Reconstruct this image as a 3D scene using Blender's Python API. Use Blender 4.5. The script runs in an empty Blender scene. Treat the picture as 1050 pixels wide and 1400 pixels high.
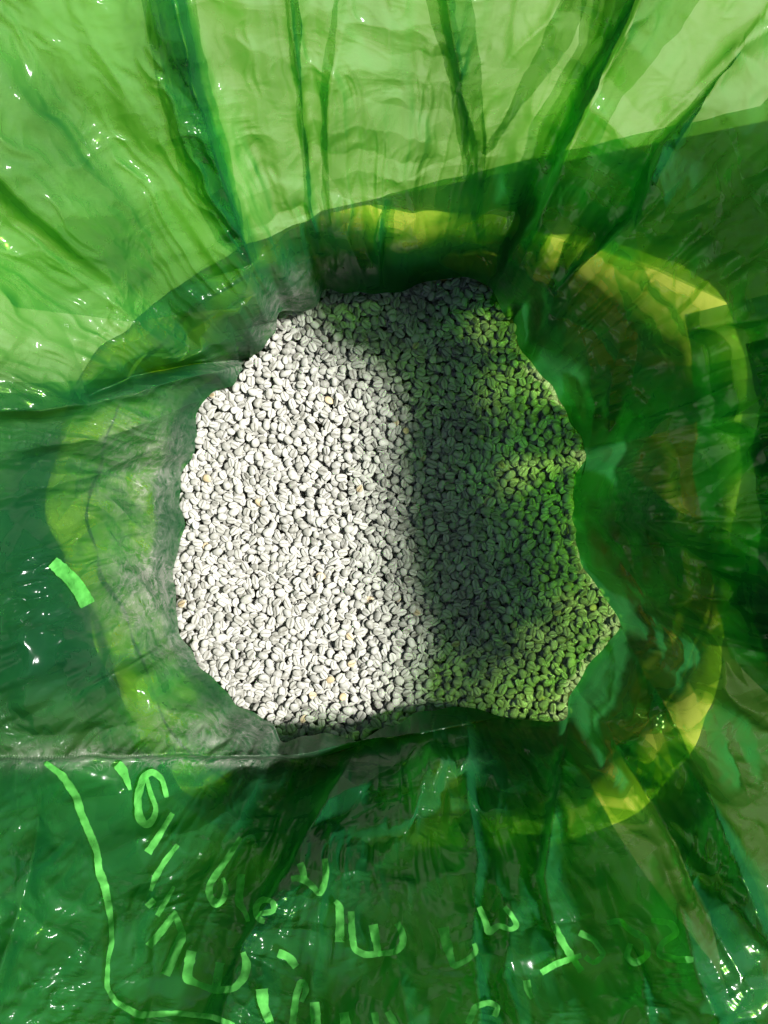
import bpy, math, random
import numpy as np
from mathutils import Vector, Matrix
random.seed(7); rng = np.random.default_rng(11)
C = bpy.context.scene.collection
R = math.radians

# ------------------------------------------------------------ camera, world, sun, exposure
CAMH, F, CX, CY = 0.55, 1030.0, 525.0, 700.0          # camera height above the beans (m), focal length and centre in photo pixels
cam = bpy.data.objects.new('camera', bpy.data.cameras.new('camera')); C.objects.link(cam)
cam.location = (0, 0, CAMH); cam.rotation_euler = (0, 0, 0)
cam.data.sensor_fit = 'VERTICAL'; cam.data.sensor_height = 36; cam.data.lens = 36 * F / 1400
cam.data.clip_start = 0.01; cam.data.clip_end = 100
bpy.context.scene.camera = cam
SUN_EL, SUN_AZ = R(57), R(6)                          # azimuth measured from +x (right of the picture) towards +y
w = bpy.data.worlds.new('World'); bpy.context.scene.world = w; w.use_nodes = True
nt = w.node_tree; bg = nt.nodes['Background']
sky = nt.nodes.new('ShaderNodeTexSky'); sky.sky_type = 'NISHITA'; sky.sun_disc = False
sky.sun_elevation = SUN_EL; sky.sun_rotation = math.pi / 2 - SUN_AZ; sky.air_density = 0.55; sky.dust_density = 1.2; sky.ozone_density = 0.5
nt.links.new(sky.outputs[0], bg.inputs[0]); bg.inputs[1].default_value = 0.05
sl = bpy.data.lights.new('sun', 'SUN'); sl.energy = 5.0; sl.angle = R(8.5); sl.color = (1, .975, .96)
sun = bpy.data.objects.new('sun', sl); C.objects.link(sun)
sd = Vector((math.cos(SUN_EL) * math.cos(SUN_AZ), math.cos(SUN_EL) * math.sin(SUN_AZ), math.sin(SUN_EL)))
sun.rotation_euler = sd.to_track_quat('Z', 'Y').to_euler(); sun.location = sd * 3
vs = bpy.context.scene.view_settings; vs.view_transform = 'Standard'; vs.look = 'None'; vs.gamma = 1; vs.exposure = 1.22
cy = bpy.context.scene.cycles
cy.max_bounces = 6; cy.transparent_max_bounces = 12; cy.diffuse_bounces = 2; cy.glossy_bounces = 2; cy.transmission_bounces = 4; cy.use_adaptive_sampling = True; cy.adaptive_threshold = .04; cy.sample_clamp_indirect = 6

# ------------------------------------------------------------ helpers
def mesh(name, V, Fc, mats, parent=None, smooth=True, uv=None):
    me = bpy.data.meshes.new(name)
    V = np.asarray(V, dtype=np.float32); Fc = np.asarray(Fc, dtype=np.int32)
    n, k = Fc.shape
    me.vertices.add(len(V)); me.vertices.foreach_set('co', V.ravel())
    me.loops.add(n * k); me.loops.foreach_set('vertex_index', Fc.ravel())
    me.polygons.add(n); me.polygons.foreach_set('loop_start', np.arange(0, n * k, k, dtype=np.int32))
    me.update(calc_edges=True)
    me.polygons.foreach_set('use_smooth', [smooth] * n)
    for m in (mats if isinstance(mats, (list, tuple)) else [mats]): me.materials.append(m)
    o = bpy.data.objects.new(name, me); C.objects.link(o); o.parent = parent
    return o
def fattr(o, name, arr):
    a = o.data.attributes.new(name, 'FLOAT', 'POINT'); a.data.foreach_set('value', np.asarray(arr, dtype=np.float32).ravel())
def tag(o, label=None, cat=None, group=None, kind=None):
    for k, v in (('label', label), ('category', cat), ('group', group), ('kind', kind)):
        if v: o[k] = v
    return o
def gridfaces(nr, nc, wrap=False):
    i = np.arange(nr - 1)[:, None]; j = np.arange(nc if wrap else nc - 1)[None, :]
    a = i * nc + j; b = i * nc + (j + 1) % nc
    return np.stack([a, b, b + nc, a + nc], -1).reshape(-1, 4)
_tab = rng.random(65536)
def vnoise(p, seed=0):                                # 3D value noise, -1..1
    p = np.asarray(p, dtype=np.float64); i = np.floor(p).astype(np.int64); f = p - i; f = f * f * f * (f * (f * 6 - 15) + 10)
    def h(a, b, c): return _tab[((a * 73856093) ^ (b * 19349663) ^ (c * 83492791) ^ (seed * 2654435)) & 65535]
    x, y, z = i[..., 0], i[..., 1], i[..., 2]; fx, fy, fz = f[..., 0], f[..., 1], f[..., 2]
    def L(a, b, t): return a + (b - a) * t
    r = L(L(L(h(x, y, z), h(x + 1, y, z), fx), L(h(x, y + 1, z), h(x + 1, y + 1, z), fx), fy),
          L(L(h(x, y, z + 1), h(x + 1, y, z + 1), fx), L(h(x, y + 1, z + 1), h(x + 1, y + 1, z + 1), fx), fy), fz)
    return r * 2 - 1
def fbm(p, o=4, seed=0, ridged=False):
    s = 0; a = 1; t = 0
    for k in range(o):
        n = vnoise(p * (2.03 ** k) + 13.7 * k, seed + k)
        s = s + a * (1 - 2 * np.abs(n) if ridged else n); t += a; a *= .5
    return s / t
def sstep(a, b, x): t = np.clip((x - a) / (b - a), 0, 1); return t * t * (3 - 2 * t)

# ------------------------------------------------------------ materials
class M:
    def __init__(s, name):
        s.m = bpy.data.materials.new(name); s.m.use_nodes = True; s.t = s.m.node_tree; s.t.nodes.clear()
        s.out = s.n('ShaderNodeOutputMaterial')
    def n(s, ty, **kw):
        nd = s.t.nodes.new(ty)
        for k, v in kw.items():
            if k.startswith('i_'):
                key = k[2:]; key = int(key) if key.isdigit() else key.replace('_', ' ')
                if isinstance(v, tuple) and len(v) == 3 and nd.inputs[key].type == 'RGBA': v = v + (1,)
                nd.inputs[key].default_value = v
            else: setattr(nd, k, v)
        return nd
    def l(s, a, b): s.t.links.new(a, b)
    def attr(s, name): return s.n('ShaderNodeAttribute', attribute_name=name).outputs['Fac']
    def math(s, op, a, b=None, clamp=False):
        nd = s.n('ShaderNodeMath', operation=op, use_clamp=clamp)
        for k, v in enumerate((a, b)):
            if v is None: continue
            if isinstance(v, (int, float)): nd.inputs[k].default_value = v
            else: s.l(v, nd.inputs[k])
        return nd.outputs[0]
    def ramp(s, fac, stops):
        r = s.n('ShaderNodeValToRGB'); e = r.color_ramp.elements
        while len(e) < len(stops): e.new(.5)
        for k, (p, c) in enumerate(stops):
            e[k].position = p; e[k].color = (c, c, c, 1) if isinstance(c, (int, float)) else tuple(c) + (1,)
        s.l(fac, r.inputs[0]); return r.outputs[0]
    def mixc(s, f, a, b, bt='MIX'):
        nd = s.n('ShaderNodeMix', data_type='RGBA', blend_type=bt)
        for k, v in ((0, f), (6, a), (7, b)):
            if isinstance(v, tuple): nd.inputs[k].default_value = v + (1,)
            elif isinstance(v, (int, float)): nd.inputs[k].default_value = v
            else: s.l(v, nd.inputs[k])
        return nd.outputs[2]
    def mixs(s, f, a, b):
        nd = s.n('ShaderNodeMixShader')
        if isinstance(f, (int, float)): nd.inputs[0].default_value = f
        else: s.l(f, nd.inputs[0])
        s.l(a, nd.inputs[1]); s.l(b, nd.inputs[2]); return nd.outputs[0]

PATH0 = .50
def plastic_material(name, transp=.53, tint=(.33, .63, .10), body=(.050, .40, .085), dusty=True):
    s = M(name)
    tc = s.n('ShaderNodeTexCoord'); oc = tc.outputs['Object']
    pol = s.n('ShaderNodeCombineXYZ'); s.l(s.attr('pu'), pol.inputs[0]); s.l(s.attr('pv'), pol.inputs[1]); s.l(s.attr('pw'), pol.inputs[2])
    wob = s.n('ShaderNodeTexNoise', i_Scale=3.0, i_Detail=1.0); s.l(pol.outputs[0], wob.inputs[0])
    wv = s.n('ShaderNodeVectorMath', operation='SCALE', i_Scale=.35); s.l(wob.outputs['Color'], wv.inputs[0])
    ad = s.n('ShaderNodeVectorMath', operation='ADD'); s.l(pol.outputs[0], ad.inputs[0]); s.l(wv.outputs[0], ad.inputs[1]); wp = ad.outputs[0]
    # pigment varies a little over the film
    pn = s.n('ShaderNodeTexNoise', i_Scale=14.0, i_Detail=2.0); s.l(oc, pn.inputs[0])
    pn2 = s.n('ShaderNodeTexNoise', i_Scale=5.0, i_Detail=3.0); s.l(wp, pn2.inputs[0]); pr = s.ramp(s.math('ADD', s.math('MULTIPLY', pn.outputs['Fac'], .5), s.math('MULTIPLY', pn2.outputs['Fac'], .5)), [(.36, .68), (.62, 1.12)])
    bodyc = s.mixc(1.0, body, pr, 'MULTIPLY')
    tintc = s.mixc(1.0, tint, pr, 'MULTIPLY')
    # light crossing the film at a slant travels further through it: absorption by path length
    ge = s.n('ShaderNodeNewGeometry'); dt = s.n('ShaderNodeVectorMath', operation='DOT_PRODUCT'); s.l(ge.outputs['Normal'], dt.inputs[0]); s.l(ge.outputs['Incoming'], dt.inputs[1])
    path = s.math('DIVIDE', PATH0, s.math('MAXIMUM', s.math('ABSOLUTE', dt.outputs['Value']), .3))
    sc_ = s.n('ShaderNodeSeparateColor'); s.l(tintc, sc_.inputs[0]); cc_ = s.n('ShaderNodeCombineColor')
    for k in range(3): s.l(s.math('POWER', sc_.outputs[k], path), cc_.inputs[k])
    tintc = cc_.outputs[0]; transp = s.math('POWER', transp, s.math('ADD', .5, s.math('MULTIPLY', path, .5)))
    tl = s.n('ShaderNodeBsdfTranslucent'); s.l(bodyc, tl.inputs[0])
    df = s.n('ShaderNodeBsdfDiffuse'); s.l(s.mixc(.5, bodyc, (.012, .20, .11)), df.inputs[0])
    b = s.mixs(.42, tl.outputs[0], df.outputs[0])
    tr = s.n('ShaderNodeBsdfTransparent'); s.l(tintc, tr.inputs[0])
    rf = s.n('ShaderNodeBsdfRefraction', i_Roughness=.8, i_IOR=1.05); s.l(s.mixc(.5, tintc, body), rf.inputs[0])
    b = s.mixs(.40, b, rf.outputs[0])
    b = s.mixs(transp, b, tr.outputs[0])
    if not dusty:
        s.l(s.mixs(.05, b, s.n('ShaderNodeBsdfGlossy', i_Color=(.8, .8, .8), i_Roughness=.2).outputs[0]), s.out.inputs[0]); return s.m
    # coffee dust and fibres clinging to the film
    dn = s.n('ShaderNodeTexNoise', i_Scale=70.0, i_Detail=6.0, i_Roughness=.7, i_Distortion=1.5); s.l(oc, dn.inputs[0])
    fb = s.n('ShaderNodeTexNoise', i_Scale=45.0, i_Detail=4.0, i_Distortion=4.0); s.l(oc, fb.inputs[0])
    fbr = s.ramp(s.math('ABSOLUTE', s.math('SUBTRACT', fb.outputs['Fac'], .5)), [(0, 1.0), (.022, 0.0)])
    dm = s.ramp(dn.outputs['Fac'], [(.40, 0.06), (.62, 1.0)])
    dm = s.math('ADD', s.math('MULTIPLY', dm, .75), s.math('MULTIPLY', fbr, .75))
    dust = s.math('MULTIPLY', dm, s.attr('dust'), clamp=True)
    sp = s.n('ShaderNodeTexVoronoi', i_Scale=190.0); s.l(oc, sp.inputs[0])
    spk = s.ramp(sp.outputs['Distance'], [(.05, 1.0), (.11, 0.0)])
    spc = s.n('ShaderNodeSeparateColor'); s.l(sp.outputs['Color'], spc.inputs[0])
    spk = s.math('MULTIPLY', spk, s.math('LESS_THAN', spc.outputs[0], .10)); spk = s.math('MULTIPLY', spk, s.math('ADD', .15, s.attr('specks'), clamp=True))
    dd = s.n('ShaderNodeBsdfDiffuse', i_Color=(.22, .225, .185))
    b = s.mixs(s.math('MULTIPLY', s.math('MAXIMUM', dust, spk), .85), b, dd.outputs[0])
    gl = s.n('ShaderNodeBsdfGlossy', i_Color=(.85, .85, .85), i_Roughness=.17)
    fr = s.n('ShaderNodeFresnel', i_IOR=1.5)
    g = s.math('MULTIPLY', s.math('MINIMUM', fr.outputs[0], .10), .36)
    b = s.mixs(g, b, gl.outputs[0])
    s.l(b, s.out.inputs[0]); return s.m
m_plastic = plastic_material('green_liner_film')
m_skirt = plastic_material('green_liner_film_doubled', transp=.32, tint=(.22, .60, .14), body=(.06, .46, .16), dusty=False)
m_pleat = plastic_material('green_liner_film_fold', transp=.80, tint=(.50, .78, .28), dusty=False)

def ink_material():
    s = M('light_green_ink')
    n = s.n('ShaderNodeTexNoise', i_Scale=160.0, i_Detail=4.0)
    tc = s.n('ShaderNodeTexCoord'); s.l(tc.outputs['Object'], n.inputs[0])
    c = s.mixc(n.outputs['Fac'], (.10, .50, .08), (.20, .75, .15))
    a = s.n('ShaderNodeBsdfTranslucent'); s.l(c, a.inputs[0]); d = s.n('ShaderNodeBsdfDiffuse'); s.l(c, d.inputs[0])
    b = s.mixs(.6, a.outputs[0], d.outputs[0])
    t = s.n('ShaderNodeBsdfTransparent', i_Color=(.4, .95, .35)); b = s.mixs(s.ramp(n.outputs['Fac'], [(.32, .6), (.68, .25)]), b, t.outputs[0])
    s.l(b, s.out.inputs[0]); return s.m
m_ink = ink_material()

def jute_material():
    s = M('jute_weave')
    tc = s.n('ShaderNodeTexCoord'); pu, pv = s.attr('wu'), s.attr('wv')
    wn = s.n('ShaderNodeTexNoise', i_Scale=60.0, i_Detail=3.0); s.l(tc.outputs['Object'], wn.inputs[0])
    def wave(a, per): return s.math('SINE', s.math('ADD', s.math('MULTIPLY', a, 2 * math.pi / per), s.math('MULTIPLY', wn.outputs['Fac'], 4.0)))
    wa, wb = wave(pu, .0028), wave(pv, .0028)
    h = s.math('ADD', s.math('ABSOLUTE', wa), s.math('ABSOLUTE', wb))
    n = s.n('ShaderNodeTexNoise', i_Scale=220.0, i_Detail=5.0); s.l(tc.outputs['Object'], n.inputs[0])
    n2 = s.n('ShaderNodeTexNoise', i_Scale=20.0, i_Detail=3.0); s.l(tc.outputs['Object'], n2.inputs[0])
    h = s.math('ADD', h, n.outputs['Fac'])
    c = s.mixc(n2.outputs['Fac'], (.50, .41, .13), (.66, .56, .20))
    c = s.mixc(s.ramp(h, [(.5, .12), (1.1, 0.0)]), c, (.22, .15, .06))
    bp = s.n('ShaderNodeBump', i_Strength=.4, i_Distance=.001); s.l(h, bp.inputs['Height'])
    d = s.n('ShaderNodeBsdfDiffuse', i_Roughness=.9); s.l(c, d.inputs[0]); s.l(bp.outputs[0], d.inputs['Normal'])
    t = s.n('ShaderNodeBsdfTranslucent'); s.l(c, t.inputs[0]); s.l(bp.outputs[0], t.inputs['Normal'])
    s.l(s.mixs(.25, d.outputs[0], t.outputs[0]), s.out.inputs[0]); return s.m
m_jute = jute_material()

def bean_material():
    s = M('green_coffee_bean_skin')
    tc = s.n('ShaderNodeTexCoord'); oi = s.n('ShaderNodeObjectInfo')
    r = s.math('FRACT', s.math('ADD', s.attr('rnd'), oi.outputs['Random']))
    r2 = s.math('FRACT', s.math('MULTIPLY', r, 7.31)); r3 = s.math('FRACT', s.math('MULTIPLY', r, 23.7))
    gm = tc.outputs['Object']
    n = s.n('ShaderNodeTexNoise', i_Scale=420.0, i_Detail=4.0); s.l(gm, n.inputs[0])
    c = s.mixc(r, (.12, .117, .09), (.42, .415, .36))
    c = s.mixc(s.math('MULTIPLY', r2, .5), c, (.21, .21, .19))
    c = s.mixc(s.ramp(n.outputs['Fac'], [(.35, .0), (.7, .4)]), c, (.52, .515, .46))
    c = s.mixc(s.math('MULTIPLY', s.math('GREATER_THAN', r3, .992), .7), c, (.46, .34, .16))
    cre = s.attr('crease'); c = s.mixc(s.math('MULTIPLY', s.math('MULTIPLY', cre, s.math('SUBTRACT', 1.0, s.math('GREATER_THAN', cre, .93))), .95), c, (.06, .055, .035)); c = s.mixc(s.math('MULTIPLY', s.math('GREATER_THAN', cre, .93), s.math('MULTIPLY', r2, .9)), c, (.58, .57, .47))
    rim = s.attr('edge'); c = s.mixc(s.math('MULTIPLY', rim, .5), c, (.52, .52, .45))
    bp = s.n('ShaderNodeBump', i_Strength=.35, i_Distance=.0005); s.l(n.outputs['Fac'], bp.inputs['Height'])
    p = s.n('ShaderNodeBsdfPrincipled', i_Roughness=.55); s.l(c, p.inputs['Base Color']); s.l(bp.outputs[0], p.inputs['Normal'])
    p.inputs['Specular IOR Level'].default_value = .35
    s.l(p.outputs[0], s.out.inputs[0]); return s.m
m_bean = bean_material()

def simple(name, c1, c2, sc, rough=.9, bump=.3, dist=.004):
    s = M(name); tc = s.n('ShaderNodeTexCoord'); n = s.n('ShaderNodeTexNoise', i_Scale=sc, i_Detail=6.0); s.l(tc.outputs['Object'], n.inputs[0])
    p = s.n('ShaderNodeBsdfPrincipled', i_Roughness=rough); s.l(s.mixc(n.outputs['Fac'], c1, c2), p.inputs['Base Color'])
    bp = s.n('ShaderNodeBump', i_Strength=bump, i_Distance=dist); s.l(n.outputs['Fac'], bp.inputs['Height']); s.l(bp.outputs[0], p.inputs['Normal'])
    s.l(p.outputs[0], s.out.inputs[0]); return s.m

# ------------------------------------------------------------ liner shape
# outline of the visible beans, clockwise from the top (this is where the liner meets or overhangs them)
BND = [(440,392,.016),(470,400,.018),(520,404,.018),(560,394,.018),(600,382,.018),(640,378,.018),(674,396,.016),(690,432,.012),(708,470,.006),(730,500,0),(755,532,0),(776,570,0),
 (798,602,0),(800,625,0),(786,650,0),(782,690,0),(786,745,0),(800,780,0),(822,812,0),(848,850,0),(845,864,0),(815,898,0),(790,932,0),(774,958,0),(778,982,.006),
 (745,987,.012),(715,986,.012),(688,979,.012),(655,969,.012),(620,965,.012),(580,972,.01),(556,980,.008),(540,990,.006),(518,999,.006),(497,1010,.006),(489,1019,.006),
 (471,1004,.006),(440,1000,.006),(410,1007,.004),(385,1019,.003),(374,992,0),(350,975,0),(322,961,0),(300,936,0),(268,903,0),(245,862,0),(239,800,0),(240,762,0),
 (252,722,0),(248,652,0),(262,622,0),(272,600,0),(267,572,0),(276,547,.002),(318,526,.004),(343,492,.006),(362,470,.008),(380,452,.008),(377,432,.012),(395,425,.015),(420,428,.015),(436,415,.02)]
B = np.array(BND, float); bt = np.arctan2(-(B[:, 1] - CY), B[:, 0] - CX); bd = np.hypot(B[:, 0] - CX, B[:, 1] - CY)
# resample along the outline as function of angle
o_ = np.argsort(bt); bt, bd, bh = bt[o_], bd[o_], B[o_, 2]
_tu = np.radians(np.arange(-180, 180, .5)); _e = lambda v: np.interp(_tu, np.concatenate([bt - 2 * math.pi, bt, bt + 2 * math.pi]), np.tile(v, 3))
_kk = np.exp(-.5 * (np.arange(-8, 9) / 2.0) ** 2); _kk /= _kk.sum(); _sm_ = lambda v: np.convolve(np.concatenate([v[-8:], v, v[:8]]), _kk, 'valid')
bd, bh, bt = _sm_(_e(bd)), _sm_(_e(bh)), _tu
btp = np.concatenate([bt - 2 * math.pi, bt, bt + 2 * math.pi]); bdp = np.tile(bd, 3); bhp = np.tile(bh, 3)
def rho_b(t): return np.interp(t, btp, bdp) + 1.6 * np.sin(23 * t + 2 * np.sin(5 * t)) + 1.2 * np.sin(47 * t + 3 * np.sin(3 * t)) 
def h_b(t): return np.interp(t, btp, bhp)
_sm = np.linspace(-math.pi, math.pi, 721)[:-1]; _rb = rho_b(_sm); _k = np.exp(-.5 * (np.arange(-60, 61) / 22) ** 2); _k /= _k.sum()
_rs = np.convolve(np.concatenate([_rb[-60:], _rb, _rb[:60]]), _k, 'valid')
def rho_s(t): return np.interp(t, np.concatenate([_sm - 2 * math.pi, _sm, _sm + 2 * math.pi]), np.tile(_rs, 3))

# folds traced over the film: points, height (share of the bag's radius, + = towards the inside), width on the left / right of the line's direction
FOLDS = [
 ([(225,-60),(262,110),(300,230),(322,290),(345,362)], .050, 14, 90),
 ([(345,362),(372,400),(380,440)], .04, 16, 40),
 ([(395,-40),(408,100),(414,200),(424,300),(440,350)], .014, 7, 12),
 ([(466,40),(448,150),(446,220),(458,330)], .010, 12, 9),
 ([(600,-40),(625,70),(632,130),(650,200),(652,300)], .013, 14, 9),
 ([(660,90),(655,180),(662,270)], .009, 6, 12),
 ([(700,80),(760,20),(800,-40)], .010, 9, 14),
 ([(905,-60),(850,60),(790,180),(735,300),(695,360),(665,430)], .055, 70, 12),
 ([(850,30),(800,120),(780,160)], .016, 12, 9),
 ([(1010,70),(970,130),(905,200),(870,300),(810,350),(760,400),(735,470)], .045, 60, 12),
 ([(1120,0),(1000,70),(930,140),(860,210)], .02, 12, 30),
 ([(525,270),(515,320),(520,395)], .02, 12, 22),
 ([(560,300),(580,350),(640,380)], .012, 20, 8),
 ([(480,270),(470,320),(500,395)], .02, 10, 16),
 ([(-40,200),(40,290),(150,380),(180,430)], .018, 30, 12),
 ([(0,290),(60,345),(130,400),(175,432)], .012, 9, 20),
 ([(130,60),(200,170),(260,260),(330,350)], .012, 30, 20),
 ([(-60,565),(60,560),(150,545),(240,522),(330,498)], .050, 60, 8),
 ([(-60,450),(100,470),(230,430),(310,400)], .012, 26, 26),
 ([(-60,640),(60,610),(170,590),(250,560),(275,548)], .035, 40, 14),
 ([(-40,690),(60,670),(150,640),(230,605)], .020, 20, 12),
 ([(0,770),(100,730),(200,690),(250,650)], .012, 20, 14),
 ([(60,830),(140,760),(230,740)], .010, 20, 14),
 ([(-60,1040),(60,1036),(200,1034),(330,1033),(400,1032),(492,1016)], .085, 120, 4),
 ([(-60,1000),(80,1010),(200,985),(330,960)], .014, 24, 24),
 ([(190,790),(215,840),(290,900),(370,975)], .018, 26, 22),
 ([(330,1300),(370,1230),(420,1140),(470,1060),(491,1018)], .050, 8, 80),
 ([(300,1420),(330,1300)], .03, 14, 50),
 ([(640,980),(640,1080),(652,1180),(645,1290),(660,1420)], .030, 10, 30),
 ([(778,984),(765,1060),(752,1140),(745,1200),(755,1260)], .045, 46, 7),
 ([(590,1010),(578,1080),(560,1160)], .018, 20, 8),
 ([(600,1030),(620,1120),(640,1160)], .014, 8, 18),
 ([(795,950),(850,1030),(910,1130),(955,1230),(1010,1330)], .030, 26, 10),
 ([(850,862),(900,950),(960,1060),(1010,1180),(1060,1300)], .040, 14, 44),
 ([(870,1140),(900,1160),(935,1250),(960,1350),(1000,1440)], .030, 12, 22),
 ([(820,1180),(850,1260),(880,1340),(890,1430)], .022, 10, 24),
 ([(700,1230),(690,1330),(720,1430)], .018, 14, 18),
 ([(980,860),(1020,930),(1080,1040)], .02, 16, 26),
 ([(800,610),(900,600),(1000,575),(1090,560)], .025, 26, 12),
 ([(830,590),(840,500),(860,440)], .018, 14, 14),
 ([(800,480),(815,560),(802,620)], .022, 12, 22),
 ([(880,480),(960,450),(1080,425)], .022, 26, 10),
 ([(790,690),(850,750),(900,830),(960,880)], .020, 20, 14),
 ([(1080,720),(980,760),(900,720),(840,640)], .012, 20, 20),
 ([(930,640),(1000,700),(1080,760)], .012, 14, 22),
 ([(830,850),(890,830),(980,820),(1080,835)], .018, 14, 26),
 ([(60,1080),(40,1200),(0,1330),(-30,1420)], .018, 16, 16),
 ([(250,1060),(210,1200),(160,1330),(150,1430)], .012, 22, 22),
 ([(560,1200),(540,1300),(560,1420)], .016, 18, 18),
 ([(440,1190),(420,1290),(430,1420)], .014, 16, 20),
 ([(120,540),(180,515),(260,498),(345,492)], -.10, 14, 12),
 ([(690,478),(700,440),(720,415)], -.06, 12, 16),
 ([(985,1000),(1030,1100),(1060,1180)], .02, 12, 22),
]
def polydist(px, py, pts):
    best = np.full(px.shape, 1e9); sgn = np.zeros(px.shape); end = np.zeros(px.shape)
    P = np.array(pts, float); L = np.hypot(*np.diff(P, axis=0).T); cum = np.concatenate([[0], np.cumsum(L)]); tot = cum[-1]
    for k in range(len(P) - 1):
        ax, ay = P[k]; dx, dy = P[k + 1] - P[k]; l2 = dx * dx + dy * dy
        t = np.clip(((px - ax) * dx + (py - ay) * dy) / l2, 0, 1)
        ex, ey = px - ax - t * dx, py - ay - t * dy; d = np.hypot(ex, ey)
        m = d < best; best = np.where(m, d, best)
        cr = dx * (py - ay) - dy * (px - ax)           # image y runs down: cr > 0 is on the right of the direction
        sgn = np.where(m, np.sign(cr), sgn); end = np.where(m, (cum[k] + t * L[k]) / tot, end)
    return best, sgn, end
def foldfield(px, py):
    m = np.zeros(px.shape)
    wx = 5 * fbm(np.stack([px / 60, py / 60, px * 0], -1), 3, 5); wy = 5 * fbm(np.stack([px / 60, py / 60, px * 0 + 9], -1), 3, 8)
    qx, qy = px + wx, py + wy
    for pts, a, wl, wr in FOLDS:
        P = np.array(pts); r = 4 * max(wl, wr)
        sel = (px > P[:, 0].min() - r) & (px < P[:, 0].max() + r) & (py > P[:, 1].min() - r) & (py < P[:, 1].max() + r)
        if not sel.any(): continue
        d, sg, e = polydist(qx[sel], qy[sel], pts)
        wd = np.where(sg > 0, wr, wl)
        m[sel] += 1.3 * a * np.exp(-(d / wd) ** 1.25) * (.35 + .65 * np.sin(np.pi * np.clip(e, .0, 1)) ** .5)
    return m
TRI = []
for q_ in range(14):
    dv = rng.normal(size=3); dv[2] *= .55; dv /= np.linalg.norm(dv); TRI.append((dv, 9.0 * 1.13 ** q_, rng.random()))
def crumple(px, py):
    near = np.exp(-np.clip(np.hypot(px - CX, py - CY) - rho_b(np.arctan2(-(py - CY), px - CX)), 0, None) / 150)
    return np.clip(.22 + .6 * near + .25 * sstep(760, 1050, py) + .25 * sstep(750, 900, px), 0, 1.1)
def surf_R(px, py, detail=True):
    """radius of the liner (metres from the bag's axis) along the direction of a point"""
    t = np.arctan2(-(py - CY), px - CX); rho = np.hypot(px - CX, py - CY)
    rb = rho_b(t); u = np.clip((rho - rb) / (900 - rb), -.5, 1.6)
    k = sstep(0, .35, u)
    r0 = ((1 - k) * rb * (CAMH - h_b(t)) + k * rho_s(t) * CAMH) / F
    Rr = r0 + (.055 + .055 * sstep(-.1, .9, np.cos(t - 3.05))) * np.clip(u, 0, 2) ** .9
    if detail:
        q = np.stack([np.cos(t) * 7, np.sin(t) * 7, rho / 330], -1)
        q2 = np.stack([np.cos(t) * 22, np.sin(t) * 22, rho / 260], -1)
        ww = np.stack([px / 130, py / 130, px * 0], -1); q3 = np.stack([px / 75 + 1.2 * fbm(ww, 2, 61), py / 75 + 1.2 * fbm(ww, 2, 62), px * 0], -1)
        en = sstep(0.0, .12, u)
        m = foldfield(px, py) + en * (.030 * fbm(q, 2, 1) + .008 * fbm(q2 + .5 * fbm(ww * 2, 2, 63)[..., None], 2, 2, True) + (.006 + .004 * sstep(800, 1100, py)) * fbm(q3, 4, 3, True))
        Rr = Rr * (1 - m)
        D0 = F * Rr / np.maximum(rho, 40); P = np.stack([(px - CX) / F * D0, (py - CY) / F * D0, CAMH - D0], -1)
        W = P + .018 * np.stack([fbm(P * 16, 2, 71), fbm(P * 16, 2, 72), fbm(P * 16, 2, 73)], -1)
        W[..., 2] *= .75
        ck = crumple(px, py) * en
        pl = np.stack([np.cos(t) * 3.6, np.sin(t) * 3.6, D0 * 5.5], -1) + .35 * np.stack([fbm(P * 9, 2, 74), fbm(P * 9, 2, 75), fbm(P * 9, 2, 76)], -1)
        tri = 0
        for q_, (dv, fq, ph) in enumerate(TRI):
            a_ = np.abs(2 * np.mod(W @ dv * fq + ph, 1) - 1); mk = sstep(.0, .45, vnoise(P * (fq * .55) + 31 * q_, 90 + q_)); tri = tri + mk * (a_ - .5) / fq
        Rr = Rr + (.15 + .85 * ck) * (.0042 * (np.abs(vnoise(pl, 86)) - .3) + .0014 * (np.abs(vnoise(pl * 2.4 + 3, 87)) - .3)) * en + (.25 + .75 * ck) * (.125 * tri) * en
        Rr = Rr + ck * (.0013 * np.abs(vnoise(W * 17, 81)) + .0003 * np.abs(vnoise(W * 41 + 5, 82)) - .002)
    return Rr
def surf(px, py, off=0.0, detail=True):
    """world point of the liner seen in direction (px, py); off = metres behind the film"""
    px = np.asarray(px, float); py = np.asarray(py, float)
    rho = np.maximum(np.hypot(px - CX, py - CY), 40); D = F * (surf_R(px, py, detail) + off) / rho
    return np.stack([(px - CX) / F * D, -(py - CY) / F * D, CAMH - D], -1)
def attrs(o, V, px, py):
    t = np.arctan2(V[:, 1], V[:, 0]); r = np.hypot(px - CX, py - CY)
    fattr(o, 'pu', np.cos(t)); fattr(o, 'pv', np.sin(t)); fattr(o, 'pw', V[:, 2] * 1.6)
    dust = np.zeros(len(px))
    for bx, by, sx, sy, a in ((205,640,70,70,.75),(205,800,55,75,1.0),(250,880,60,40,.6),(310,1000,120,38,.75),(120,1035,130,16,.7),(300,1040,200,9,.9),(335,497,45,16,.9),(190,610,80,25,.5),
                              (400,415,45,28,.9),(860,700,60,90,.28),(880,860,60,40,.3),(690,430,40,60,.4),(430,380,60,20,.4),(375,450,30,26,.9),(960,560,70,22,.18),(560,1230,60,30,.10)):
        dust = np.maximum(dust, a * np.exp(-((px - bx) / sx) ** 2 - ((py - by) / sy) ** 2))
    fattr(o, 'dust', dust)
    fattr(o, 'specks', np.exp(-((py - 320) / 80) ** 2 - ((px - 500) / 110) ** 2) + .5 * dust)

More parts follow.
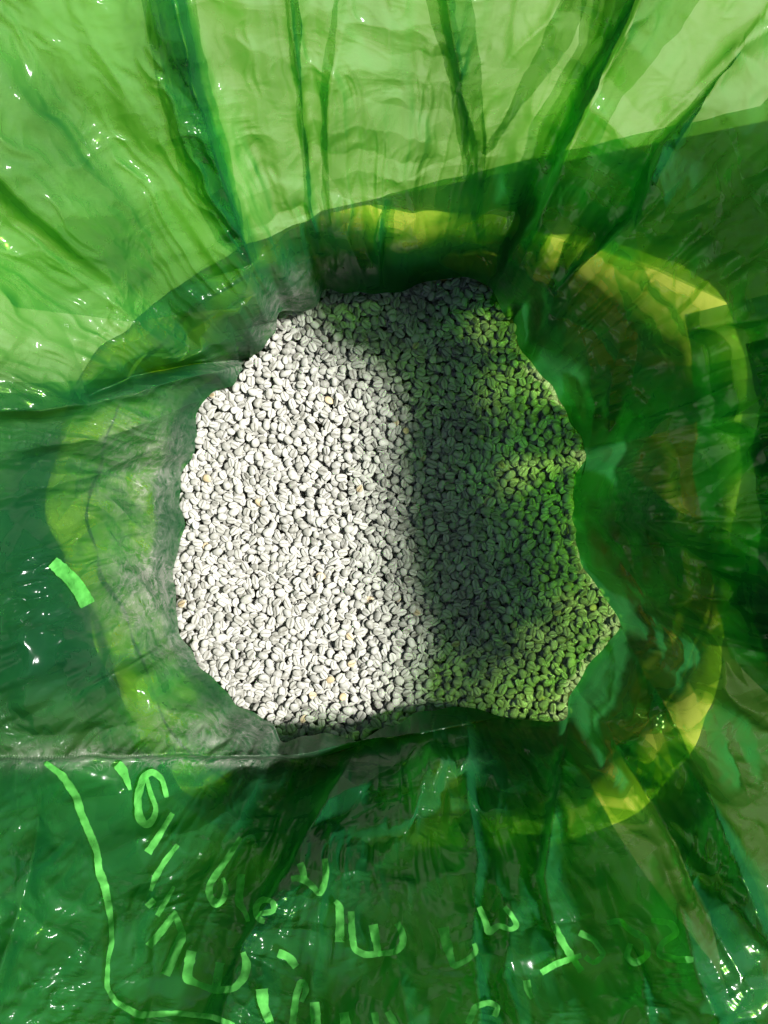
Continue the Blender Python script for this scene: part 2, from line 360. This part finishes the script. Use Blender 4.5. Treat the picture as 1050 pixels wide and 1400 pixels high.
NT, NR = 1620, 430
T = np.linspace(-math.pi, math.pi, NT, endpoint=False)
def rho_max(t):                                        # the free rim of the liner, everywhere beyond the picture's edge
    c, s_ = np.abs(np.cos(t)), np.abs(np.sin(t)); fr = np.minimum(525 / np.maximum(c, 1e-6), 700 / np.maximum(s_, 1e-6))
    r = 70 + fr + 10 * np.sin(5 * t) + 8 * np.sin(11 * t + 1)
    return r + 70 * np.exp(-(np.abs(t) / .5) ** 2) + 160 * np.exp(-((t + .35) / .42) ** 2)  # right side raised out of view to place the shadow edge on the beans
sv = np.linspace(0, 1, NR) ** 1.15
rb_ = rho_b(T)
PX = np.empty((NR, NT)); PY = np.empty((NR, NT))
for i, s_ in enumerate(sv):
    r = rb_ + (rho_max(T) - rb_) * s_
    PX[i] = CX + r * np.cos(T); PY[i] = CY - r * np.sin(T)
V = surf(PX.ravel(), PY.ravel()).reshape(NR, NT, 3)
# tuck rows: under the overhang the film turns back outwards and runs down between beans and sack
hb = h_b(T); tuck = []
for k, (dr, dz) in enumerate(((.0015, -.002), (.006, -.006), (.014, -.02), (.022, -.05), (.03, -.09), (.03, -.2))):
    p = V[0].copy(); rr = np.hypot(p[:, 0], p[:, 1]); sc = (rr + dr * (1 + 25 * hb)) / rr
    p[:, 0] *= sc; p[:, 1] *= sc; p[:, 2] = p[:, 2] + dz - hb * min(1, k / 2.5)
    tuck.append(p)
rim = []
for dr, dz in ((.004, .001), (.009, -.004), (.013, -.012), (.016, -.03)):
    p = V[-1].copy(); rr = np.hypot(p[:, 0], p[:, 1]); sc = (rr + dr) / rr; p[:, 0] *= sc; p[:, 1] *= sc; p[:, 2] += dz; rim.append(p)
VV = np.concatenate([np.array(tuck[::-1]), V, np.array(rim)]).reshape(-1, 3)
PXX = np.concatenate([np.tile(PX[0], (6, 1)), PX, np.tile(PX[-1], (4, 1))]).ravel(); PYY = np.concatenate([np.tile(PY[0], (6, 1)), PY, np.tile(PY[-1], (4, 1))]).ravel()
liner = mesh('plastic_liner_bag', VV, gridfaces(NR + 10, NT, True), m_plastic)
tag(liner, 'translucent green plastic liner bag standing open around the coffee beans, crinkled and pleated', 'plastic bag')
attrs(liner, VV, PXX, PYY)

def lerp_poly(P, n):
    P = np.array(P, float); L = np.concatenate([[0], np.cumsum(np.hypot(*np.diff(P, axis=0).T))]); s_ = np.linspace(0, L[-1], n)
    return np.stack([np.interp(s_, L, P[:, 0]), np.interp(s_, L, P[:, 1])], 1)
def strip(name, A, Bp, off, mat, n=120, m=24, lab=None, frac=1.0):
    a, b = lerp_poly(A, n), lerp_poly(Bp, n)
    wob = fbm(np.stack([a[:, 0] / 40, a[:, 1] / 40, a[:, 0] * 0], -1), 3, 31) * 5; a = a + wob[:, None] * np.array([1, .3]); wob = fbm(np.stack([b[:, 0] / 40, b[:, 1] / 40, b[:, 0] * 0 + 4], -1), 3, 33) * 5; b = b + wob[:, None] * np.array([1, .3])
    f = np.linspace(0, frac, m)[None, :, None]; P = (a[:, None] * (1 - f) + b[:, None] * f).reshape(-1, 2)
    V_ = surf(P[:, 0], P[:, 1], off)
    o = mesh(name, V_, gridfaces(n, m), mat, liner); attrs(o, V_, P[:, 0], P[:, 1])
    if lab: o['label'] = lab
    return o
# folded-over layers of film behind the inner face, some added only for their shade
PLEATS = [
 ([(345,364),(322,292),(300,232),(262,112),(222,-60)], [(345,364),(296,330),(246,240),(212,110),(180,-80)], 3),
 ([(345,364),(318,292),(296,232),(258,112),(218,-60)], [(345,364),(330,290),(310,190),(275,60),(262,-80)], 1),
 ([(345,364),(322,290),(300,230),(262,110),(225,-60)], [(330,420),(180,440),(20,420),(-160,200),(-260,-160)], 0),
 ([(668,424),(703,350),(735,290),(790,170),(850,50),(890,-60)], [(668,424),(690,320),(705,250),(720,180),(790,60),(800,-60)], 3),
 ([(672,424),(705,352),(740,290),(796,170),(856,50),(900,-60)], [(676,424),(735,350),(800,240),(850,130),(930,40),(1000,-60)], 0),
 ([(738,478),(762,400),(812,350),(872,300),(960,140),(1012,70)], [(738,478),(740,410),(770,340),(820,260),(915,170),(1012,70)], 2),
 ([(405,-60),(413,100),(420,200),(430,300),(440,350)], [(380,-60),(402,100),(412,200),(422,320),(436,350)], 1),
 ([(470,-60),(450,120),(448,220),(456,330)], [(466,-60),(436,130),(438,240),(452,330)], 0),
 ([(612,-60),(632,90),(640,190),(655,330)], [(560,-60),(608,80),(628,200),(650,330)], 1),
 ([(612,-60),(632,90),(640,190),(655,330)], [(640,-60),(655,80),(664,180),(662,330)], 0),
 ([(790,-60),(740,60),(700,140),(660,210)], [(830,-60),(780,60),(720,140),(664,212)], 0),
 ([(500,400),(512,330),(526,270)], [(500,400),(534,350),(540,280)], 1),
 ([(330,1300),(385,1195),(440,1100),(489,1020)], [(330,1300),(410,1240),(460,1140),(490,1022)], 2),
 ([(640,1000),(644,1120),(652,1300),(660,1430)], [(690,1010),(700,1120),(700,1300),(720,1430)], 1),
 ([(640,1000),(644,1120),(650,1300)], [(620,1000),(628,1120),(638,1300)], 1),
 ([(755,1140),(740,1200),(765,1320)], [(700,1140),(700,1230),(745,1320)], 1),
 ([(840,1020),(910,1130),(970,1250),(1010,1420)], [(870,1000),(990,1120),(1050,1250),(1080,1420)], 2),
 ([(850,864),(900,950),(960,1060),(1010,1180),(1060,1300)], [(850,864),(880,960),(910,1080),(960,1190),(1030,1300)], 1),
 ([(1020,470),(1040,560),(1025,620),(1040,700),(1030,850),(1070,980)], [(1350,380),(1350,560),(1350,620),(1350,750),(1350,900),(1350,1060)], 4),  # layers added beyond the frame edge to cast the dark band on the beans
 ([(690,480),(664,430),(690,320)], [(745,486),(722,400),(752,300)], 2),
 ([(770,330),(740,420),(745,480)], [(800,300),(775,400),(768,500)], 1),
 ([(436,396),(470,402),(560,394),(664,388)], [(436,330),(470,344),(560,346),(672,340)], 4),  # hem layers added to darken the gap above the top beans
 ([(800,620),(870,600),(960,575),(1100,555)], [(800,500),(860,500),(960,500),(1100,470)], 1),
 ([(800,622),(850,640),(930,700),(1080,760)], [(800,700),(870,800),(960,880),(1100,900)], 1),
 ([(-60,565),(60,560),(150,545),(240,522),(330,498)], [(-60,520),(60,524),(150,518),(240,508),(330,496)], 1),
 ([(-60,1042),(60,1038),(200,1036),(330,1035),(490,1018)], [(-60,1120),(60,1100),(200,1080),(330,1070),(490,1020)], 0),
]
strip('folded_side', [(935,430),(955,560),(945,640),(960,700),(975,800),(1000,900),(1060,960)], [(1350,330),(1350,560),(1350,640),(1350,700),(1350,800),(1350,900),(1350,1000)], .020, m_skirt)
for k, (a, b, layers) in enumerate(PLEATS):
    for q in range(layers + 1): strip('pleat', a, b, .0022 * (q + 1) + .0004 * k, m_pleat, frac=1 - q / (layers + 1.6))

# the doubled lip of the bag behind the upper right side, extended out of view to shade the beans
for q in range(2): strip('folded_lip', [(470,290),(530,266),(700,222),(880,182),(1040,145),(1120,60),(1300,-100)], [(470,292),(560,298 + 3 * q),(700,306 + 4 * q),(800,332 + 3 * q),(900,366 + 5 * q),(1050,440),(1150,520),(1350,600)], .030 + .004 * q, m_pleat)

strip('folded_skirt', [(-260,1042),(0,1041),(200,1040),(330,1038),(430,1034),(490,1022),(560,1000),(640,996),(760,1004),(800,1060),(850,1150),(930,1260),(990,1340),(1060,1430)], [(-400,1700),(-200,1700),(0,1700),(525,1700),(850,1700),(1100,1640)], .019, m_skirt, n=240, m=80)

# ------------------------------------------------------------ writing on the film
WORDS = [
 # long wavering line down the left
 ('marker_line', [(62,1043,6),(85,1060,9),(105,1090,10),(110,1110,9),(125,1145,9),(133,1165,8),(135,1190,9),(143,1210,10),(147,1230,9),(152,1260,6),(153,1290,6),(148,1310,5),(146,1350,6),(158,1370,7),(190,1388,9),(240,1385,6),(290,1390,7),(320,1402,7)]),
 ('marker_stroke', [(72,768,16),(98,792,17),(110,808,17),(120,827,20)]),
 ('marker_stroke', [(160,1045,10),(166,1050,14),(172,1062,8),(178,1080,4)]),
 ('written_letter', [(228,1090,5),(222,1065,7),(208,1054,8),(196,1062,9),(188,1090,9),(190,1118,10),(200,1130,9),(210,1120,8),(214,1105,6),(206,1085,6),(200,1062,5)]),
 ('written_letter', [(236,1112,6),(216,1145,8),(202,1166,9)]),
 ('written_letter', [(243,1155,5),(225,1178,7),(212,1200,8),(206,1218,4)]),
 ('written_mark', [(203,1232,12),(209,1238,12)]),
 ('written_letter', [(238,1212,4),(225,1235,6),(215,1252,6)]),
 ('written_letter', [(241,1246,6),(222,1272,9),(203,1294,9)]),
 ('written_letter', [(240,1250,6),(246,1268,8),(250,1278,10),(240,1300,12),(226,1333,12)]),
 ('written_letter', [(262,1300,12),(258,1320,12),(255,1338,12),(270,1345,7),(294,1354,9),(320,1352,8),(334,1336,10),(338,1318,10),(332,1302,6)]),
 ('written_letter', [(301,1316,11),(298,1335,11),(294,1354,11)]),
 ('written_letter', [(329,1145,5),(312,1172,7),(298,1192,8),(286,1210,8),(286,1225,9),(295,1237,10),(306,1230,8),(310,1215,6),(304,1200,4)]),
 ('written_letter', [(330,1195,9),(328,1215,9),(326,1234,10),(336,1248,6),(339,1260,5)]),
 ('written_letter', [(350,1250,6),(375,1246,7),(374,1232,7),(358,1229,7),(349,1240,8),(352,1256,8),(362,1260,6)]),
 ('written_letter', [(398,1202,8),(410,1200,10),(418,1204,9),(428,1212,7),(437,1224,8),(444,1208,8),(446,1190,8),(444,1174,7)]),
 ('written_letter', [(410,1180,9),(414,1190,9),(416,1202,8)]),
 ('written_letter', [(458,1232,6),(464,1236,9),(465,1262,10),(464,1288,11)]),
 ('written_letter', [(480,1246,8),(481,1272,8),(484,1298,8),(500,1306,8),(517,1304,8),(514,1285,10),(510,1264,10)]),
 ('written_letter', [(517,1304,7),(540,1302,8),(552,1290,8),(550,1274,8),(543,1262,8)]),
 ('written_letter', [(606,1268,13),(612,1295,12),(620,1322,7),(640,1312,6),(652,1300,7),(648,1290,5)]),
 ('written_letter', [(655,1240,6),(664,1260,8),(668,1276,9),(682,1264,7),(698,1272,6),(708,1266,7),(700,1252,6),(690,1240,6)]),
 ('written_letter', [(740,1330,7),(760,1318,8),(795,1306,6)]),
 ('written_letter', [(757,1264,8),(770,1290,9),(795,1328,8)]),
 ('written_letter', [(792,1275,7),(812,1285,7),(826,1305,7),(812,1318,6),(800,1308,6)]),
 ('written_letter', [(830,1262,7),(846,1258,7),(862,1272,8),(884,1284,8),(886,1306,8),(868,1318,8),(856,1308,8),(862,1290,6)]),
 ('written_letter', [(890,1258,6),(918,1262,8),(926,1276,8),(904,1290,8),(900,1306,8),(924,1312,9),(948,1312,7)]),
 ('written_letter', [(380,1303,10),(395,1308,11),(405,1322,9)]),
 ('written_letter', [(358,1352,14),(360,1375,12),(368,1395,10),(374,1410,8)]),
 ('written_letter', [(400,1400,8),(405,1360,8),(412,1340,8),(420,1352,7),(412,1370,5)]),
 ('written_letter', [(430,1370,11),(432,1400,13),(434,1420,13)]),
 ('written_letter', [(470,1384,12),(474,1410,12)]),
 ('written_letter', [(512,1384,8),(516,1410,8)]),
 ('written_letter', [(530,1383,8),(540,1400,10),(545,1415,10)]),
 ('written_letter', [(640,1400,8),(650,1376,8),(668,1370,7),(682,1376,7),(676,1390,6)]),
 ('marker_stroke', [(720,1340,9),(722,1355,9),(728,1365,6)]),
]
def stroke(name, pts, off=-.0024):
    P = np.array(pts, float); n = max(8, int(np.hypot(*np.diff(P[:, :2], axis=0).T).sum() / 3.0))
    L = np.concatenate([[0], np.cumsum(np.hypot(*np.diff(P[:, :2], axis=0).T))]); s_ = np.linspace(0, L[-1], n)
    c = np.stack([np.interp(s_, L, P[:, k]) for k in range(3)], 1)
    for _ in range(3): c[1:-1] = .25 * c[:-2] + .5 * c[1:-1] + .25 * c[2:]
    tg = np.gradient(c[:, :2], axis=0); tg /= np.maximum(np.hypot(tg[:, 0], tg[:, 1])[:, None], 1e-6); nr = np.stack([-tg[:, 1], tg[:, 0]], 1)
    wd = c[:, 2] * (.5 + .10 * fbm(np.stack([c[:, 0] / 6, c[:, 1] / 6, c[:, 0] * 0], -1), 2, 77)) * 1.15
    f = np.linspace(-1, 1, 5); Q = (c[:, None, :2] + nr[:, None] * (wd[:, None] * f)[..., None]).reshape(-1, 2)
    V_ = surf(Q[:, 0], Q[:, 1], off)
    return mesh(name, V_, gridfaces(n, 5), m_ink, liner)
for nm, pts in WORDS: stroke(nm, pts)

# ------------------------------------------------------------ jute sack
SXY = (1.00, .965, .013, -.012)
def lathe(name, prof, mat, parent=None, n=260, wob=.006, seed=0, cx=0, cy=0):
    t = np.linspace(0, 2 * math.pi, n, endpoint=False); rows = []; U = []
    acc = 0; last = prof[0]
    for k, (r, z) in enumerate(prof):
        acc += math.hypot(r - last[0], z - last[1]); last = (r, z)
        q = np.stack([np.cos(t) * 2.2, np.sin(t) * 2.2, t * 0 + z * 9], -1); d = wob * fbm(q, 3, seed) * 2.2 + .012 * np.exp(-((t - 3.95) / .35) ** 2)
        zz = z + (wob * 1.4 * fbm(np.stack([np.cos(t) * 1.6, np.sin(t) * 1.6, t * 0 + 3], -1), 2, seed + 4) * sstep(-.1, .05, z))
        rows.append(np.stack([cx + (r + d) * np.cos(t), cy + (r + d) * np.sin(t), zz], -1)); U.append(np.stack([t * .24, t * 0 + acc], -1))
    V_ = np.array(rows).reshape(-1, 3); o = mesh(name, V_ * np.array([SXY[0], SXY[1], 1]) + np.array([SXY[2], SXY[3], 0]), gridfaces(len(prof), n, True), mat, parent)
    U = np.array(U).reshape(-1, 2); fattr(o, 'wu', U[:, 0]); fattr(o, 'wv', U[:, 1]); return o
RS, HS = .205, .060
prof = [(.06, -.50), (.15, -.495), (.18, -.3), (.19, -.1), (.195, -.04), (.20, .01), (RS - .002, HS - .012)]
sack = lathe('jute_sack', prof, m_jute, None, wob=.010, seed=41)
tag(sack, 'tan woven jute sack standing around the green liner, its rolled rim glowing through the film', 'sack')
def rim_roll():
    n, m = 260, 18; t = np.linspace(0, 2 * math.pi, n, endpoint=False); tt = (t + math.pi) % (2 * math.pi) - math.pi; rows = []; U = []
    rad = .0115 - .0075 * np.exp(-((tt - .05) / .3) ** 2) + .017 * np.exp(-((tt - .72) / .30) ** 2) + .004 * np.exp(-((tt + .85) / .35) ** 2) + .003 * np.sin(5 * tt)
    for a in np.linspace(0, math.pi * 1.6, m):
        z = HS - .012 + rad * math.sin(a); q = np.stack([np.cos(t) * 2.2, np.sin(t) * 2.2, t * 0 + (HS - .012) * 9], -1); d = .010 * fbm(q, 3, 41) * 2.2 + .012 * np.exp(-((t - 3.95) / .35) ** 2)
        d = d + .003 * fbm(np.stack([np.cos(t) * 12, np.sin(t) * 12, t * 0 + a * 1.2], -1), 3, 47)
        zz = z + .014 * fbm(np.stack([np.cos(t) * 1.6, np.sin(t) * 1.6, t * 0 + 3], -1), 2, 45)
        r = RS + rad * (1 - math.cos(a)) + d
        rows.append(np.stack([r * np.cos(t), r * np.sin(t), zz], -1)); U.append(np.stack([t * .24, t * 0 + a * .02], -1))
    V_ = np.array(rows).reshape(-1, 3) * np.array([SXY[0], SXY[1], 1]) + np.array([SXY[2], SXY[3], 0])
    o = mesh('rolled_rim', V_, gridfaces(m, n, True), m_jute, sack); U = np.array(U).reshape(-1, 2); fattr(o, 'wu', U[:, 0]); fattr(o, 'wv', U[:, 1])
rim_roll()
outer = [(RS + .016, HS - .03), (.222, 0), (.226, -.15), (.235, -.35), (.22, -.50), (.1, -.512)]
lathe('outer_wall', outer, m_jute, sack, wob=.006, seed=43)

# ------------------------------------------------------------ floor
m_floor = simple('pale_concrete', (.21, .25, .19), (.28, .32, .25), 6.0)
m_darkening = simple('added_dark_sheet', (.035, .05, .028), (.055, .075, .04), 30.0)
def box(name, x0, x1, y0, y1, z0, z1, mat, rz=0, parent=None):
    V_ = np.array([(x, y, z) for x in (x0, x1) for y in (y0, y1) for z in (z0, z1)], float)
    c, s_ = math.cos(rz), math.sin(rz); V_ = np.stack([V_[:, 0] * c - V_[:, 1] * s_, V_[:, 0] * s_ + V_[:, 1] * c, V_[:, 2]], 1)
    return mesh(name, V_, [(0, 1, 3, 2), (4, 6, 7, 5), (0, 4, 5, 1), (2, 3, 7, 6), (0, 2, 6, 4), (1, 5, 7, 3)], mat, parent, smooth=False)
tag(box('floor', -6, 6, -6, 6, -.62, -.52, m_floor), kind='structure')
MP = [(-900, 1000), (-60, 730), (110, 640), (170, 540), (260, 440), (345, 355), (440, 288), (530, 268), (800, 215), (1050, 165), (2000, -40), (2600, 1500), (1200, 3200), (-900, 2600)]  # dark sheet added on the floor so the film in front looks darker
mv = [((x - CX) / F * (CAMH + z), -(y - CY) / F * (CAMH + z), -z) for z in (.512, .5195) for x, y in MP]
me = bpy.data.meshes.new('darkening_sheet'); n_ = len(MP)
me.from_pydata(mv, [], [tuple(range(n_))[::-1], tuple(range(n_, 2 * n_))] + [(k, (k + 1) % n_, n_ + (k + 1) % n_, n_ + k) for k in range(n_)]); me.materials.append(m_darkening)
mo = bpy.data.objects.new('darkening_sheet', me); C.objects.link(mo)
tag(mo, 'dark flat sheet added under the sack to darken the film, its straight edge showing through', 'mat')

# ------------------------------------------------------------ coffee beans
BL, BW, BT = .0033, .0026, .00145                       # half length, half width, half thickness
def bean_mesh(seed, nx=10, curl=0.0):
    r = np.random.default_rng(seed)
    ph = np.radians([90, 83, 74, 58, 30, -5, -50, -90, -130, 185, 150, 122, 106, 97])   # round the long axis, close-set at the crease
    xs = -np.cos(np.linspace(.0, math.pi, nx)); rows = []; cre = []; edg = []
    bend = r.uniform(-.10, .10); sb = r.uniform(.04, .14) * r.choice([-1, 1]); asym = r.uniform(-.22, .22); dp = r.uniform(.35, .65)
    for x in xs[1:-1]:
        wr = math.sqrt(1 - x * x) ** .85; y = np.cos(ph) * wr; z = np.sin(ph)
        zz = np.where(z > 0, .62 * z ** .7, z) * wr
        gap = np.exp(-((y - 0) / .08) ** 2) * (z > 0) * (1 - x ** 4)
        zz = zz - dp * gap * (.4 + .6 * wr)
        yy = y + sb * math.sin(x * math.pi) * (z > .3) + bend * x * x + asym * x * y
        rows.append(np.stack([np.full(len(ph), x * BL), yy * BW, zz * BT], -1))
        cre.append(np.clip(gap * 1.25, 0, 1)); edg.append(np.exp(-((np.abs(y) - .86 * wr) / .16) ** 2) * (z > -.2))
    n = len(ph); V_ = np.concatenate([[(xs[0] * BL, bend * BW, 0)]] + rows + [[(xs[-1] * BL, bend * BW, 0)]])
    Fq = [tuple(1 + k * n + v for v in (0,)) for k in range(0)]
    tri = []
    for j in range(n): tri.append((0, 1 + (j + 1) % n, 1 + j)); 
    for k in range(nx - 3):
        for j in range(n):
            a = 1 + k * n + j; b = 1 + k * n + (j + 1) % n; tri += [(a, b, b + n), (a, b + n, a + n)]
    e = len(V_) - 1; s0 = 1 + (nx - 3) * n
    for j in range(n): tri.append((s0 + j, s0 + (j + 1) % n, e))
    ca = np.concatenate([[0], np.concatenate(cre), [0]]); ea = np.concatenate([[0], np.concatenate(edg), [0]])
    V_ = V_ * (1 + .03 * r.standard_normal(3))
    return V_.astype(np.float32), np.array(tri, dtype=np.int32), ca, ea
VAR = [bean_mesh(100 + k) for k in range(10)]

def rotm(yaw, tilt, tdir, flip):
    Z = Matrix.Rotation(yaw, 3, 'Z'); Tm = Matrix.Rotation(tilt, 3, Vector((math.cos(tdir), math.sin(tdir), 0)))
    X = Matrix.Rotation(math.pi if flip else 0, 3, 'X'); return np.array(Tm @ Z @ X)
CELL = .0005; RG = .205; NG = int(2 * RG / CELL); Hm = np.full((NG, NG), -.016)
_gx = (np.arange(NG) + .5) * CELL - RG
Hm += .004 * vnoise(np.stack([np.broadcast_to(_gx[:, None], (NG, NG)) * 18, np.broadcast_to(_gx[None, :], (NG, NG)) * 18, np.zeros((NG, NG))], -1), 50)
_gx2, _gy2 = np.meshgrid(_gx, _gx, indexing='ij'); Hm -= .045 * sstep(.095, .16, _gy2 + .25 * np.clip(_gx2, 0, 1)) * (_gx2 > -.09) + .008 * sstep(.1, .16, _gx2)
K = 9; kk = np.arange(-K, K + 1) * CELL; KX, KY = np.meshgrid(kk, kk, indexing='ij')
def lim(x, y):                                         # beans reach a little under the film
    t = math.atan2(y, x); return rho_b(t) * CAMH / F - .0005 + (.6 * h_b(t) if 1.0 < t < 2.2 else 0)
beans = []
NB = 14500
for i in range(NB):
    sc = rng.normal(1, .10); sc = min(max(sc, .72), 1.25)
    a_, b_, c_ = BL * sc, BW * sc, BT * sc * .92
    tilt = abs(rng.normal(0, .30)); tilt = min(tilt, 1.25); flip = rng.random() < .40
    Rm = rotm(rng.random() * 6.283, tilt, rng.random() * 6.283, flip)
    Mi = Rm @ np.diag([1 / a_ ** 2, 1 / b_ ** 2, 1 / c_ ** 2]) @ Rm.T
    g = Mi[2, 2]; hx = Mi[0, 2] * KX + Mi[1, 2] * KY; q = Mi[0, 0] * KX ** 2 + 2 * Mi[0, 1] * KX * KY + Mi[1, 1] * KY ** 2 - 1
    disc = hx ** 2 - g * q; ok = disc > 0; sq = np.sqrt(np.where(ok, disc, 0)); lo = (-hx - sq) / g; up = (-hx + sq) / g
    best = None
    for c in range(6):
        while True:
            x, y = rng.uniform(-.19, .19, 2)
            if math.hypot(x, y) < lim(x, y): break
        ix, iy = int((x + RG) / CELL), int((y + RG) / CELL)
        if ix < K + 1 or iy < K + 1 or ix > NG - K - 2 or iy > NG - K - 2: continue
        win = Hm[ix - K:ix + K + 1, iy - K:iy + K + 1]
        z = np.where(ok, win - lo, -9).max()
        if best is None or z < best[0]: best = (z, x, y, ix, iy)
    z, x, y, ix, iy = best; z -= .0005
    win = Hm[ix - K:ix + K + 1, iy - K:iy + K + 1]; np.maximum(win, np.where(ok, z + up, -9), out=win)
    beans.append((x, y, z, sc, Rm, i % len(VAR), flip, win.size and z))
zs = np.array([b[2] for b in beans]); top = np.percentile(zs, 99)
shift = -top + .002
# how open to view each bean is: share of its footprint where it is the highest
vis = []
for (x, y, z, sc, Rm, v, fl, _) in beans:
    ix, iy = int((x + RG) / CELL), int((y + RG) / CELL); k = 4
    win = Hm[ix - k:ix + k + 1, iy - k:iy + k + 1]; vis.append(float((win <= z + BT * 1.25).mean()))
vis = np.array(vis)
inside = np.array([math.hypot(b[0], b[1]) < rho_b(math.atan2(b[1], b[0])) * CAMH / F - .006 for b in beans])
order = np.argsort(-(vis + rng.random(len(vis)) * .05) - 10 * inside)
first = list(order[:300]); sel = set(int(k) for k in first)
rest = [k for k in range(len(beans)) if k not in sel and vis[k] > .02]
proto = []
for k, (v, f, ca, ea) in enumerate(VAR):
    me = bpy.data.meshes.new('coffee_bean'); me.vertices.add(len(v)); me.vertices.foreach_set('co', v.ravel())
    me.loops.add(f.size); me.loops.foreach_set('vertex_index', f.ravel()); me.polygons.add(len(f)); me.polygons.foreach_set('loop_start', np.arange(0, f.size, 3, dtype=np.int32))
    me.update(calc_edges=True); me.polygons.foreach_set('use_smooth', [True] * len(f)); me.materials.append(m_bean)
    for nm, ar in (('crease', ca), ('edge', ea)):
        a = me.attributes.new(nm, 'FLOAT', 'POINT'); a.data.foreach_set('value', np.asarray(ar, dtype=np.float32))
    proto.append(me)
def place(k, me):
    x, y, z, sc, Rm, v, fl, _ = beans[k]
    o = bpy.data.objects.new('coffee_bean', me); C.objects.link(o)
    o.matrix_world = Matrix.Translation((x, y, z + shift)) @ Matrix(Rm.tolist()).to_4x4() @ Matrix.Scale(sc, 4)
    return o
used = {}
for k in first:
    b = beans[k]; o = place(k, proto[b[5]])
    ax = b[4][:, 0]; ang = math.degrees(math.atan2(ax[1], ax[0])) % 180
    lie = 'lying crosswise' if ang < 22 or ang > 158 else 'leaning right' if ang < 68 else 'pointing up' if ang < 112 else 'leaning left'
    up_ = 'slit side up' if not b[6] else 'rounded back up'
    if abs(b[4][2, 2]) < .8: up_ = 'tipped on edge'
    lit = 'pale sunlit bean' if b[0] < .014 and b[1] < .12 else 'olive shaded bean'
    sec = ('right', 'upper right', 'top', 'upper left', 'left', 'lower left', 'bottom', 'lower right')[int(((math.degrees(math.atan2(b[1], b[0])) + 382.5) % 360) // 45)]
    far = math.hypot(b[0], b[1]) / (rho_b(math.atan2(b[1], b[0])) * CAMH / F)
    pos = 'in the middle of the heap' if far < .3 else f'halfway to the {sec} edge' if far < .72 else f'near the {sec} edge'
    base_ = f'{lit}, {up_}, {lie}, {pos}'
    used.setdefault(base_, []).append((k, o))
for base_, lst in used.items():
    lst.sort(key=lambda q: beans[q[0]][3])
    for i, (k, o) in enumerate(lst):
        lb = base_ if len(lst) == 1 else ('small ' if i == 0 else 'large ' if i == len(lst) - 1 else 'middling ') + base_
        tag(o, lb, 'coffee bean', 'green coffee beans on top of the heap')
acc = 0; VA = []; FA = []; RA = []; CA = []; EA = []
for k in rest:
    x, y, z, sc, Rm, v, fl, _ = beans[k]; bv, bf, ca, ea = VAR[v]
    bv = bv * np.array([rng.uniform(.88, 1.1), rng.uniform(.88, 1.1), rng.uniform(.85, 1.05)], dtype=np.float32)
    VA.append((bv * sc) @ Rm.T.astype(np.float32) + np.array([x, y, z + shift], dtype=np.float32)); FA.append(bf + acc); acc += len(bv)
    RA.append(np.full(len(bv), rng.random())); CA.append(ca); EA.append(ea)
heap = mesh('coffee_bean_heap', np.concatenate(VA), np.concatenate(FA), m_bean)
fattr(heap, 'rnd', np.concatenate(RA)); fattr(heap, 'crease', np.concatenate(CA)); fattr(heap, 'edge', np.concatenate(EA))
tag(heap, 'heap of green coffee beans filling the bottom of the green liner bag', 'coffee beans', kind='stuff')
# packed depth of the heap below the top layers
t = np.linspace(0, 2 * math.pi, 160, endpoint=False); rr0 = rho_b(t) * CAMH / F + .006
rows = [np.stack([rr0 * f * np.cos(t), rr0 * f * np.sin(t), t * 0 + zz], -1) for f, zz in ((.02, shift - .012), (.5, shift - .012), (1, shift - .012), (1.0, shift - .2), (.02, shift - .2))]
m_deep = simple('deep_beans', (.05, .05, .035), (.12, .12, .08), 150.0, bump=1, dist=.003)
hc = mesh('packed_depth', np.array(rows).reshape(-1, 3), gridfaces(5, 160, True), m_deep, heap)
